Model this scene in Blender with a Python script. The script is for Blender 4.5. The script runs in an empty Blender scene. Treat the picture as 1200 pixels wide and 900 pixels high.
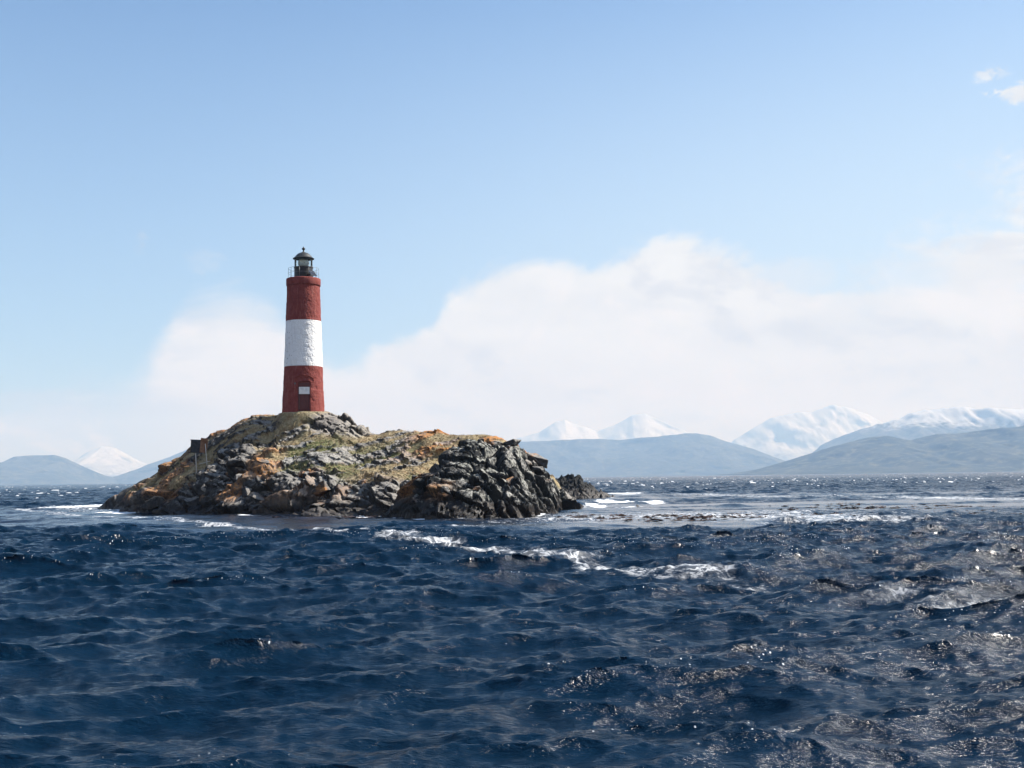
import bpy, bmesh, math, random
import numpy as np
from mathutils import Vector, Matrix, noise as mnoise

random.seed(7)
S = bpy.context.scene
COL = S.collection
PI = math.pi

# ------------------------------------------------------------------ camera
F = 1350.0                      # focal length in photograph pixels (1200 wide)
CAM_H = 2.0
PITCH = math.atan(110 / F)
ROLL = math.radians(-0.78)
CAM_R = Matrix.Rotation(PI / 2 + PITCH, 3, 'X') @ Matrix.Rotation(ROLL, 3, 'Z')
cam_d = bpy.data.cameras.new('camera')
cam = bpy.data.objects.new('camera', cam_d)
COL.objects.link(cam)
cam.matrix_world = Matrix.Translation((0, 0, CAM_H)) @ CAM_R.to_4x4()
cam_d.sensor_width = 36
cam_d.lens = 36 * F / 1200
cam_d.clip_start = 0.1
cam_d.clip_end = 60000
S.camera = cam


def ray(px, py):
    return CAM_R @ Vector(((px - 600) / F, (450 - py) / F, -1.0))


def at_depth(px, py, Y):
    d = ray(px, py)
    t = Y / d.y
    return Vector((d.x * t, Y, CAM_H + d.z * t))


def on_sea(px, py):
    d = ray(px, py)
    t = -CAM_H / d.z
    return Vector((d.x * t, d.y * t, 0))


def azel(px, py):
    d = ray(px, py).normalized()
    return math.atan2(d.x, d.y), math.asin(d.z)


# ------------------------------------------------------------------ numpy noise
def _hash(ix, iy, seed):
    ix = np.asarray(ix, np.int64); iy = np.asarray(iy, np.int64)
    h = (ix * 374761393 + iy * 668265263 + seed * 974634721) & 0xFFFFFFFF
    h = ((h ^ (h >> 13)) * 1274126177) & 0xFFFFFFFF
    h = ((h ^ (h >> 16)) * 2246822519) & 0xFFFFFFFF
    h = h ^ (h >> 15)
    return (h & 0xFFFFFF) / float(0xFFFFFF)


def vnoise(x, y, seed=0):
    ix = np.floor(x); iy = np.floor(y)
    fx = x - ix; fy = y - iy
    ix = ix.astype(np.int64); iy = iy.astype(np.int64)
    u = fx * fx * fx * (fx * (fx * 6 - 15) + 10)
    v = fy * fy * fy * (fy * (fy * 6 - 15) + 10)
    a = _hash(ix, iy, seed); b = _hash(ix + 1, iy, seed)
    c = _hash(ix, iy + 1, seed); d = _hash(ix + 1, iy + 1, seed)
    return (a + (b - a) * u) * (1 - v) + (c + (d - c) * u) * v


def fbm(x, y, seed=0, octv=5, gain=0.5):
    s = 0; a = 1.0; n = 0
    for k in range(octv):
        s = s + a * vnoise(x * 2 ** k + 17.3 * k, y * 2 ** k - 9.1 * k, seed + k)
        n += a; a *= gain
    return s / n


def sstep(a, b, x):
    t = np.clip((x - a) / (b - a), 0, 1)
    return t * t * (3 - 2 * t)


def facets(x, y, size, seed, tilt, step, bias=(0, 0)):
    """fractured rock: every Voronoi cell is a tilted plane at its own height"""
    gx = x / size; gy = y / size
    ix = np.floor(gx).astype(np.int64); iy = np.floor(gy).astype(np.int64)
    best = np.full(x.shape, 1e9); out = np.zeros(x.shape); rnd = np.zeros(x.shape)
    second = np.full(x.shape, 1e9)
    for dx in (-1, 0, 1):
        for dy in (-1, 0, 1):
            cx = ix + dx; cy = iy + dy
            px = cx + 0.1 + 0.8 * _hash(cx, cy, seed); py = cy + 0.1 + 0.8 * _hash(cx, cy, seed + 1)
            ex = gx - px; ey = gy - py
            d = np.maximum(np.abs(ex * .9 + ey * .35), np.abs(ey * .95 - ex * .4)) + 0.25 * np.hypot(ex, ey)
            a = (_hash(cx, cy, seed + 2) - .5) * 2 * tilt + bias[0]
            b = (_hash(cx, cy, seed + 3) - .5) * 2 * tilt + bias[1]
            r = _hash(cx, cy, seed + 4)
            val = (r - .5) * 2 * step + size * (a * ex + b * ey)
            m = d < best
            second = np.where(m, best, np.minimum(second, d))
            out = np.where(m, val, out); rnd = np.where(m, r, rnd)
            best = np.where(m, d, best)
    return out, rnd, second - best


# ------------------------------------------------------------------ mesh helpers
def tag(o, label=None, cat=None, group=None, kind=None):
    if label: o['label'] = label
    if cat: o['category'] = cat
    if group: o['group'] = group
    if kind: o['kind'] = kind
    return o


def link(name, me, mat=None, parent=None, loc=None):
    o = bpy.data.objects.new(name, me)
    COL.objects.link(o)
    if mat is not None: me.materials.append(mat)
    if parent is not None: o.parent = parent
    if loc is not None: o.location = loc
    return o


def np_mesh(name, V, Q, smooth=True, attrs=None):
    """V (n,3), Q (m,4) quads"""
    me = bpy.data.meshes.new(name)
    V = np.asarray(V, np.float32); Q = np.asarray(Q, np.int32)
    me.vertices.add(len(V)); me.vertices.foreach_set('co', V.ravel())
    me.loops.add(Q.size); me.loops.foreach_set('vertex_index', Q.ravel())
    me.polygons.add(len(Q))
    me.polygons.foreach_set('loop_start', np.arange(0, Q.size, Q.shape[1], dtype=np.int32))
    me.polygons.foreach_set('loop_total', np.full(len(Q), Q.shape[1], np.int32))
    me.polygons.foreach_set('use_smooth', np.full(len(Q), smooth, bool))
    for k, a in (attrs or {}).items():
        at = me.attributes.new(k, 'FLOAT', 'POINT')
        at.data.foreach_set('value', np.asarray(a, np.float32).ravel())
    me.update(calc_edges=True)
    me.validate()
    return me


def grid_quads(nr, nc, wrap=False):
    i = np.arange(nr - 1)[:, None]
    j = np.arange(nc if wrap else nc - 1)[None, :]
    j2 = (j + 1) % nc
    return np.stack([i * nc + j, i * nc + j2, (i + 1) * nc + j2, (i + 1) * nc + j], -1).reshape(-1, 4)


def bm_mesh(name, bm, smooth=False):
    me = bpy.data.meshes.new(name)
    bmesh.ops.recalc_face_normals(bm, faces=bm.faces[:])
    for f in bm.faces: f.smooth = smooth
    bm.to_mesh(me); bm.free()
    return me


def add_tube(bm, pts, r, n=8, closed=False):
    pts = [Vector(p) for p in pts]
    rings = []
    m = len(pts)
    for i, p in enumerate(pts):
        a = pts[(i - 1) % m] if (closed or i > 0) else p
        b = pts[(i + 1) % m] if (closed or i < m - 1) else p
        d = (b - a).normalized()
        up = Vector((0, 0, 1)) if abs(d.z) < .95 else Vector((1, 0, 0))
        s = d.cross(up).normalized(); u = s.cross(d).normalized()
        rings.append([bm.verts.new(p + (s * math.cos(t) + u * math.sin(t)) * r)
                      for t in [2 * PI * k / n for k in range(n)]])
    for i in range(m if closed else m - 1):
        A = rings[i]; B = rings[(i + 1) % m]
        for k in range(n):
            bm.faces.new((A[k], A[(k + 1) % n], B[(k + 1) % n], B[k]))
    if not closed:
        bm.faces.new(rings[0][::-1]); bm.faces.new(rings[-1])


def add_lathe(bm, prof, n=48, caps=True):
    rings = []
    for r, z in prof:
        rings.append([bm.verts.new((r * math.cos(2 * PI * k / n), r * math.sin(2 * PI * k / n), z)) for k in range(n)])
    for A, B in zip(rings, rings[1:]):
        for k in range(n):
            bm.faces.new((A[k], A[(k + 1) % n], B[(k + 1) % n], B[k]))
    if caps:
        bm.faces.new(rings[0][::-1]); bm.faces.new(rings[-1])


def add_box(bm, size, mat4=None, bevel=0.0):
    g = bmesh.ops.create_cube(bm, size=1.0)
    vs = g['verts']
    bmesh.ops.scale(bm, vec=size, verts=vs)
    if bevel:
        es = list({e for v in vs for e in v.link_edges})
        g2 = bmesh.ops.bevel(bm, geom=es, offset=bevel, segments=2, affect='EDGES', profile=.5)
        vs = list({v for v in g2['verts']} | {v for v in vs if v.is_valid})
    if mat4 is not None:
        bmesh.ops.transform(bm, matrix=mat4, verts=vs)


# ------------------------------------------------------------------ node helper
class NT:
    def __init__(self, tree):
        self.t = tree; tree.nodes.clear()

    def n(self, typ, **kw):
        nd = self.t.nodes.new(typ)
        ins = kw.pop('ins', {})
        for k, v in kw.items(): setattr(nd, k, v)
        for k, v in ins.items(): self.set(nd.inputs[k], v)
        return nd

    def set(self, sock, v):
        if isinstance(v, bpy.types.NodeSocket): self.t.links.new(v, sock)
        elif isinstance(v, bpy.types.Node): self.t.links.new(v.outputs[0], sock)
        else: sock.default_value = v

    def m(self, op, a, b=None, c=None, clamp=False):
        nd = self.t.nodes.new('ShaderNodeMath'); nd.operation = op; nd.use_clamp = clamp
        for i, v in enumerate((a, b, c)):
            if v is not None: self.set(nd.inputs[i], v)
        return nd.outputs[0]

    def ramp(self, x, a, b, lo=0.0, hi=1.0, smooth=True):
        nd = self.t.nodes.new('ShaderNodeMapRange')
        nd.interpolation_type = 'SMOOTHSTEP' if smooth else 'LINEAR'
        nd.clamp = True
        self.set(nd.inputs[0], x)
        for i, v in enumerate((a, b, lo, hi)): self.set(nd.inputs[1 + i], v)
        return nd.outputs[0]

    def mix(self, f, a, b, blend='MIX'):
        nd = self.t.nodes.new('ShaderNodeMix'); nd.data_type = 'RGBA'; nd.blend_type = blend
        self.set(nd.inputs[0], f)
        for s, v in ((nd.inputs[6], a), (nd.inputs[7], b)):
            if isinstance(v, (tuple, list)) and len(v) == 3: v = (*v, 1)
            self.set(s, v)
        return nd.outputs[2]

    def noise(self, vec, scale, detail=4, rough=.55, dist=0.0):
        nd = self.n('ShaderNodeTexNoise', ins={'Scale': scale, 'Detail': detail, 'Roughness': rough, 'Distortion': dist})
        if vec is not None: self.set(nd.inputs['Vector'], vec)
        return nd.outputs[0]

    def scale(self, vec, s):
        nd = self.n('ShaderNodeVectorMath', operation='MULTIPLY')
        self.set(nd.inputs[0], vec); nd.inputs[1].default_value = s
        return nd.outputs[0]

    def attr(self, name):
        return self.n('ShaderNodeAttribute', attribute_name=name).outputs['Fac']

    def bump(self, h, strength, dist, normal=None):
        nd = self.n('ShaderNodeBump', ins={'Strength': strength, 'Distance': dist, 'Height': h})
        if normal is not None: self.set(nd.inputs['Normal'], normal)
        return nd.outputs[0]


def material(name):
    m = bpy.data.materials.new(name); m.use_nodes = True
    t = NT(m.node_tree)
    out = t.n('ShaderNodeOutputMaterial')
    p = t.n('ShaderNodeBsdfPrincipled')
    t.t.links.new(p.outputs[0], out.inputs[0])
    return m, t, p


def set_p(t, p, color=None, rough=None, normal=None, metallic=None, spec=None, **kw):
    if color is not None: t.set(p.inputs['Base Color'], (*color, 1) if isinstance(color, tuple) and len(color) == 3 else color)
    if rough is not None: t.set(p.inputs['Roughness'], rough)
    if normal is not None: t.set(p.inputs['Normal'], normal)
    if metallic is not None: t.set(p.inputs['Metallic'], metallic)
    if spec is not None: t.set(p.inputs['Specular IOR Level'], spec)
    for k, v in kw.items(): t.set(p.inputs[k], v)


# ------------------------------------------------------------------ sun and sky
SUN_AZ = math.radians(71)        # clockwise from the view direction (+Y) towards +X
SUN_EL = math.radians(46)
sd = Vector((math.sin(SUN_AZ) * math.cos(SUN_EL), math.cos(SUN_AZ) * math.cos(SUN_EL), math.sin(SUN_EL)))
sl = bpy.data.lights.new('sun', 'SUN'); sl.energy = 5.0; sl.angle = math.radians(.53); sl.color = (1, .98, .945)
so = bpy.data.objects.new('sun', sl); COL.objects.link(so)
so.rotation_euler = sd.to_track_quat('Z', 'Y').to_euler()
so.location = (60, 20, 60)

W = bpy.data.worlds.new('World'); S.world = W; W.use_nodes = True
w = NT(W.node_tree)
wo = w.n('ShaderNodeOutputWorld'); bg = w.n('ShaderNodeBackground')
w.t.links.new(bg.outputs[0], wo.inputs[0])
STR = 0.06
bg.inputs[1].default_value = STR
sky = w.n('ShaderNodeTexSky', sky_type='NISHITA', sun_disc=False, sun_elevation=SUN_EL, sun_rotation=SUN_AZ,
          altitude=0, air_density=1.0, dust_density=1.2, ozone_density=2.0)
tc = w.n('ShaderNodeTexCoord')
dirv = tc.outputs['Generated']
sep = w.n('ShaderNodeSeparateXYZ'); w.set(sep.inputs[0], dirv)
az = w.m('ARCTAN2', sep.outputs[0], sep.outputs[1])
el = w.m('ARCSINE', sep.outputs[2])
comb = w.n('ShaderNodeCombineXYZ'); w.set(comb.inputs[0], az); w.set(comb.inputs[1], w.m('MULTIPLY', el, 1.7))
cv = comb.outputs[0]
n1 = w.noise(cv, 6.5, 10, .62, .5)
n2 = w.noise(cv, 2.6, 3, .5, .2)
n4 = w.noise(cv, 60.0, 5, .65, .8)
n3 = w.noise(w.scale(cv, (1, 2.2, 1)), 5.0, 6, .55, .5)
# top outline of the cloud bank by azimuth
top = [(-1500, -60), (-1000, 80), (-500, 400), (-200, 450), (-60, 470), (0, 468), (60, 462), (130, 468), (180, 440), (205, 368), (240, 350), (285, 340), (320, 350),
       (352, 380), (378, 408), (405, 425), (440, 405), (490, 382), (540, 345), (600, 312), (650, 300), (710, 298), (768, 275),
       (830, 292), (890, 312), (950, 338), (1010, 345), (1070, 335), (1130, 320), (1200, 330), (1400, 300), (1700, 230), (2100, 60), (2700, -60)]
fc = w.n('ShaderNodeFloatCurve')
cu = fc.mapping.curves[0]
pts = []
for px, py in top:
    # extend the outline past the frame with the same angle per pixel; unseen cloud there is raised to add fill light
    if 0 <= px <= 1200: a_, e_ = azel(px, py)
    else:
        a0, _ = azel(0 if px < 0 else 1200, py)
        a_ = a0 + (px - (0 if px < 0 else 1200)) / F * .9; e_ = (560 - py) / F
    pts.append(((a_ + 1.5) / 3.0, e_ / .5))
while len(cu.points) < len(pts): cu.points.new(.5, .5)
for p, (x_, y_) in zip(cu.points, sorted(pts)):
    p.location = (x_, y_); p.handle_type = 'AUTO_CLAMPED'
fc.mapping.update()
w.set(fc.inputs[1], w.ramp(az, -1.5, 1.5, 0, 1, False))
topel = w.m('MULTIPLY', fc.outputs[0], .5)
nn = w.m('ADD', w.m('MULTIPLY', w.m('SUBTRACT', n1, .5), .125), w.m('MULTIPLY', w.m('SUBTRACT', n2, .5), .03))
edge = w.m('ADD', w.m('SUBTRACT', topel, el), nn)
soft = w.ramp(az, azel(330, 400)[0], azel(480, 400)[0], .026, .011)
dens = w.ramp(w.m('DIVIDE', edge, soft), -.55, 1.1)
# separate drifting clouds: (px, py, rx, ry, strength)
for px, py, rx, ry, k in [(1180, 284, 125, 50, 1.0), (1290, 260, 160, 85, 1.0), (1222, 262, 125, 42, 1.0), (1140, 322, 130, 34, 1.0), (1163, 86, 20, 11, .75), (1204, 108, 34, 13, .95),
                          (166, 284, 8, 12, .35), (242, 308, 20, 14, .2), (880, 330, 110, 25, .5), (90, 470, 120, 14, .6)]:
    a_, e_ = azel(min(px, 1200), py)
    if px > 1200: a_ += (px - 1200) / F * .85
    qa = w.m('DIVIDE', w.m('SUBTRACT', az, a_), rx / F); qe = w.m('DIVIDE', w.m('SUBTRACT', el, e_), ry / F)
    q = w.m('SQRT', w.m('ADD', w.m('MULTIPLY', qa, qa), w.m('MULTIPLY', qe, qe)))
    v = w.m('ADD', w.m('SUBTRACT', 1.0, q), w.m('MULTIPLY', w.m('SUBTRACT', n4, .5), 4.2 if rx < 40 else 1.1))
    if rx >= 40: v = w.m('ADD', v, w.m('MULTIPLY', w.m('SUBTRACT', n3, .5), 2.2))
    dens = w.m('MAXIMUM', dens, w.m('MULTIPLY', w.ramp(v, -.05, .75), k))
# thin veil and gaps
gap = w.ramp(n3, .50, .68)
gapreg = w.m('MULTIPLY', w.m('MULTIPLY', w.ramp(az, azel(930, 300)[0], azel(1040, 300)[0]), w.ramp(az, azel(1135, 300)[0], azel(1085, 300)[0])), w.ramp(el, azel(600, 420)[1], azel(600, 350)[1]))
dens = w.m('MULTIPLY', dens, w.m('SUBTRACT', 1.0, w.m('MULTIPLY', w.m('MULTIPLY', gap, gapreg), .6)))
leftgap = w.m('MULTIPLY', w.ramp(az, azel(300, 300)[0], azel(120, 300)[0]), w.ramp(n3, .42, .56))
ccol = w.mix(w.ramp(n3, .38, .66), (8.4, 8.6, 8.5), (7.5, 7.7, 7.75))
ccol = w.mix(w.m('MULTIPLY', leftgap, .85), ccol, (4.5, 5.0, 5.8))
ofs = w.n('ShaderNodeVectorMath', operation='ADD'); w.set(ofs.inputs[0], cv); ofs.inputs[1].default_value = (.022, .026, 0)
n1b = w.noise(ofs.outputs[0], 6.5, 10, .62, .5)
rel = w.m('SUBTRACT', n1, n1b)
ccol = w.mix(w.ramp(rel, -.02, -.13, 0, .55), ccol, (5.9, 6.15, 6.6))
ccol = w.mix(w.ramp(rel, .02, .12, 0, .6), ccol, (9.0, 8.9, 8.8))
veil = w.m('MULTIPLY', w.ramp(el, .56, .12), w.ramp(az, -.45, .5, .30, .87))
skyc = w.mix(1.0, sky.outputs[0], (.66, .98, 1.30), 'MULTIPLY')
skyc = w.mix(veil, skyc, (6.3, 7.9, 9.5))
final = w.mix(w.m('MULTIPLY', dens, .96), skyc, ccol)
w.set(bg.inputs[0], final)

# ------------------------------------------------------------------ the air
hz_d = bpy.data.materials.new('haze'); hz_d.use_nodes = True
h = NT(hz_d.node_tree)
ho = h.n('ShaderNodeOutputMaterial')
pv = h.n('ShaderNodeVolumePrincipled')
pv.inputs['Color'].default_value = (.27, .44, .70, 1)
pv.inputs['Absorption Color'].default_value = (.78, .60, .20, 1)
pv.inputs['Density'].default_value = 0.000125
pv.inputs['Anisotropy'].default_value = 0.0
h.t.links.new(pv.outputs[0], ho.inputs['Volume'])
bm = bmesh.new(); add_box(bm, (52000, 52000, 1403), Matrix.Translation((0, 0, 697)))
hz = link('haze', bm_mesh('haze', bm), hz_d)
tag(hz, 'pale blue sea air fading the far mountains', 'haze', kind='stuff')

# ------------------------------------------------------------------ island height
def poly(pts):
    p = sorted((v.x, v.y, v.z) for v in pts)
    a = np.array(p)
    return a[:, 0], a[:, 1], a[:, 2]


ridge = poly([at_depth(px, py, Y) for px, py, Y in [
    (94, 604, 89), (108, 595, 88), (121, 586.5, 87.5), (145, 573.5, 86.5), (168, 560, 85), (190, 548, 83.5), (205, 540, 82), (222, 527, 81), (240, 513, 80),
    (260, 505, 79.5), (290, 493, 79), (320, 486, 78.6), (340, 482.5, 78.3), (372, 482.5, 78), (388, 483, 77.6), (402, 487, 77.2), (413, 495, 76.8), (424, 507, 76.4), (440, 511, 76),
    (460, 507, 75.5), (475, 505.5, 75), (500, 505, 74), (530, 507, 73), (550, 507.5, 72), (575, 512, 71.5), (600, 522, 71.5), (615, 532, 72), (630, 545, 72.5),
    (650, 566, 74), (665, 582, 76), (690, 606, 78)]])
shore = poly([on_sea(px, py) for px, py in [
    (92, 597), (110, 597.5), (150, 600), (200, 602), (250, 603), (300, 603.5), (400, 604.5), (455, 605), (500, 604), (560, 602), (620, 600), (660, 597), (692, 595)]])
ridge2 = poly([at_depth(px, py, Y) for px, py, Y in [
    (452, 606, 60), (462, 596, 60.5), (480, 575, 61), (500, 556, 61.5), (522, 535, 62), (538, 524, 62.5), (550, 519.5, 62.5), (565, 519, 63), (585, 522, 63.5), (600, 527, 64),
    (615, 536, 64.5), (630, 548, 65.5), (645, 562, 67), (660, 577, 69), (675, 590, 71), (692, 601, 73)]])
shore2 = poly([on_sea(px, py) for px, py in [
    (450, 605.5), (470, 606.5), (500, 608.5), (560, 608.5), (620, 606.5), (650, 602.5), (672, 598), (692, 594.5)]])
LH = at_depth(355.5, 482, 78)         # foot of the lighthouse


def gable(X, Y, rd, sh, front, back_w):
    Yf = np.interp(X, sh[0], sh[1]); Yr = np.interp(X, rd[0], rd[1]); Zr = np.interp(X, rd[0], rd[2], left=-1.2, right=-1.2)
    t = (Y - Yf) / np.maximum(Yr - Yf, .6)
    zf = np.where(t < 0, t * 2.0, front(np.clip(t, 0, 1)) * np.maximum(Zr, 0) + np.minimum(Zr, 0))
    b = (Y - Yr) / back_w
    zb = Zr - (np.maximum(Zr, 0) + 1.4) * np.clip(b, 0, 1.2) ** 1.7
    z = np.where(t <= 1, zf, zb)
    return np.maximum(z, -1.3), t


def island(X, Y, detail=True):
    wx = X + (fbm(X * .5, Y * .5, 91, 4) - .5) * 1.1
    wy = Y + (fbm(X * .5 + 40, Y * .5, 92, 4) - .5) * 1.1
    z1, t1 = gable(wx, wy, ridge, shore, lambda t: np.interp(t, [0, .04, .12, .24, .32, .6, .85, 1.0], [0, .12, .27, .40, .45, .66, .90, 1.0]), 13.0)
    z2, t2 = gable(wx, wy, ridge2, shore2, lambda t: np.interp(t, [0, .05, .15, .35, .6, .85, 1.0], [0, .16, .34, .56, .78, .95, 1.0]), 7.5)
    head = sstep(-.25, .25, z2 - z1)
    z = np.maximum(z1, z2)
    if not detail: return z, t1, head
    # where bare rock stands
    rn = fbm(X * .30, Y * .30, 5, 4)
    shore_rock = sstep(.36, .18, t1 + (rn - .5) * .40)
    kx, ky = LH.x + 2.6, LH.y - 1.6
    knob = sstep(1.25, .55, np.hypot((X - kx) / 2.0, (Y - ky) / 2.4) + (rn - .5) * .8)
    crags = sstep(.60, .66, fbm(X * .20 + Y * .08, Y * .45, 33, 4)) * .9
    rock = np.clip(np.maximum(np.maximum(shore_rock, knob * .9), np.maximum(head, crags)), 0, 1)
    mead = sstep(-17.5, -14.5, X) * sstep(-2.0, -4.0, X) * sstep(.36, .48, t1 + (rn - .5) * .3) * (1 - knob) * (1 - head)
    rock = rock * (1 - .85 * mead)
    rock = np.where(t1 > 1.25, 1.0, rock)
    pad = sstep(2.15, 1.35, np.hypot(X - LH.x, Y - LH.y))
    rock = rock * (1 - pad)
    z = z + sstep(.2, 1.2, z) * (fbm(X * .33, Y * .33, 3, 4) - .5) * 1.1 * (1 - pad) * (1 - .5 * sstep(.7, 1.0, t1))
    z = z * (1 - pad) + (LH.z - .04) * pad
    return z, t1, head, rock, rn, pad


dx = .065
xs = np.arange(-33.0, 8.6, dx); ys = np.concatenate([np.arange(51, 84, dx), np.arange(84, 104, .2)])
XX, YY = np.meshgrid(xs, ys)
Z0, T1, HEAD, ROCK, RN, PAD = island(XX, YY)


def smooth(A, n):
    for _ in range(n):
        A = (A + np.roll(A, 1, 0) + np.roll(A, -1, 0)) / 3
        A = (A + np.roll(A, 1, 1) + np.roll(A, -1, 1)) / 3
    return A


ZS = smooth(Z0, 6)
gx_ = np.gradient(ZS, xs, axis=1); gy_ = np.gradient(ZS, ys, axis=0)
nl = np.sqrt(gx_ ** 2 + gy_ ** 2 + 1)
NX, NY, NZ = -gx_ / nl, -gy_ / nl, 1 / nl
# fracture pattern laid along the slope: B climbs with height as well as depth
SB = YY * .75 + ZS * 1.05
ca, sa = math.cos(.55), math.sin(.55)
U = XX * ca + SB * sa; V = -XX * sa + SB * ca
wU = U + (fbm(XX * .9, SB * .9, 93, 3) - .5) * .5; wV = V + (fbm(XX * .9 + 7, SB * .9, 94, 3) - .5) * .5
f1, R1, e1 = facets(wU * .62, wV, 1.9, 11, .28, .22, (-.56, .30))
f2, R2, e2 = facets(wU * .8, wV * 1.1, .70, 21, .36, .08, (-.34, .16))
f3, R3, e3 = facets(wU * 1.1, wV, .33, 31, .50, .03)
fH, RH, eH = facets((XX * .85 - SB * .5) * .6 + 30, (XX * .5 + SB * .85), 1.35, 41, .24, .12, (-.46, -.05))
f1 = f1 * (1 - HEAD) + fH * HEAD; e1 = e1 * (1 - HEAD) + eH * HEAD; R1 = R1 * (1 - HEAD) + RH * HEAD
fine = fbm(XX * 5, SB * 5, 8, 4) - .5
led = fbm(U * .30, V * 1.5, 44, 5)
LEDGE = sstep(.52, .58, led) * (1 - ROCK) * (1 - PAD)
CRACK = np.maximum(sstep(.16, .0, e1), .5 * sstep(.14, 0, e2)) * ROCK
near = sstep(-.9, .3, ZS)
RCALM = 1 - .55 * sstep(.70, .95, T1) * (1 - HEAD) * sstep(1.4, 3.5, np.hypot(XX - LH.x - 2.6, YY - LH.y + 1.6))
RCALM = RCALM * (1 - .4 * sstep(3.5, 2.0, np.hypot(XX - LH.x - 2.6, YY - LH.y + 1.6)))
RCALM = RCALM * (1 - .55 * sstep(-24, -27.5, XX))
DISP = near * RCALM * (ROCK * ((f1 + f2 * (.85 - .2 * HEAD)) + f3 * .5) + (1 - ROCK) * (1 - PAD) * (.20 * f2 + .30 * f3 + LEDGE * (.14 + .4 * f2 + .3 * f3)) + fine * .045 * (1 - .8 * PAD)) - CRACK * .32 * near
PXX = XX + NX * DISP; PYY = YY + NY * DISP; ZZ = ZS + NZ * DISP
u_ = fbm(XX * .28 + 3, YY * .28, 71, 4)
orange = np.clip(sstep(.46, .54, fbm(XX * .35, YY * .35, 72, 5)) * 1.0 + .8 * (R1 > .72) * ROCK, 0, 1)
orange = orange * np.where(np.hypot(XX - LH.x - 2.6, YY - LH.y + 1.6) < 4.2, .15, 1) * (.35 + .65 * sstep(-12.5, -15.5, XX))
orange *= sstep(.55, 1.2, ZZ)
topband = sstep(3.0, 3.7, ZZ) * sstep(-7.5, -4.5, XX) * sstep(.45, .6, T1)
orange = np.maximum(orange * .9 * (1 - HEAD), topband * (1 - HEAD) * sstep(.36, .46, u_) * 1.5)
leftface = HEAD * sstep(.2, .9, gx_) * sstep(-2.6, -3.4, XX)
orange = np.maximum(orange, leftface * sstep(.35, .5, u_) * .9 * sstep(.6, 1.4, ZZ))
pale = np.clip(.45 * LEDGE * (R2 > .3) + .55 * sstep(.50, .62, fbm(XX * .7, YY * .7, 75, 5)) + .5 * (R2 > .72) * ROCK, 0, 1) * sstep(.5, 1.1, ZZ)
grass = np.clip((1 - ROCK) * (1 - LEDGE * .85) * sstep(.9, 1.6, ZZ), 0, 1)
green = sstep(.45, .57, fbm(XX * .25 + 50, YY * .25, 77, 4)) * sstep(.95, .6, T1)
wet = sstep(.85, .25, ZZ + (RN - .5) * 1.3)
tint = R1 * .6 + R2 * .4
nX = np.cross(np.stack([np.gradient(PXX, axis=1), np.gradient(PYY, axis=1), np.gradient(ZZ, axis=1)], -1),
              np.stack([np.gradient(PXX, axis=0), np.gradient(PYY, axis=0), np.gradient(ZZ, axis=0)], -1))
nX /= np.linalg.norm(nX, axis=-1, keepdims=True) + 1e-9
SUNWARD = nX @ (np.array([.62, -.25, .75]) / np.linalg.norm([.62, -.25, .75]))  # how far each face turns sunward, for painting lit and shaded rock sides
tint = np.clip(sstep(.45, .85, SUNWARD) * (.55 + .45 * tint), 0, 1)
isl_me = np_mesh('island', np.stack([PXX, PYY, ZZ], -1).reshape(-1, 3), grid_quads(len(ys), len(xs)), False,
                 dict(rock=ROCK, orange=orange, pale=pale, grass=grass, green=green, wet=wet, head=HEAD, tint=tint))


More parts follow.
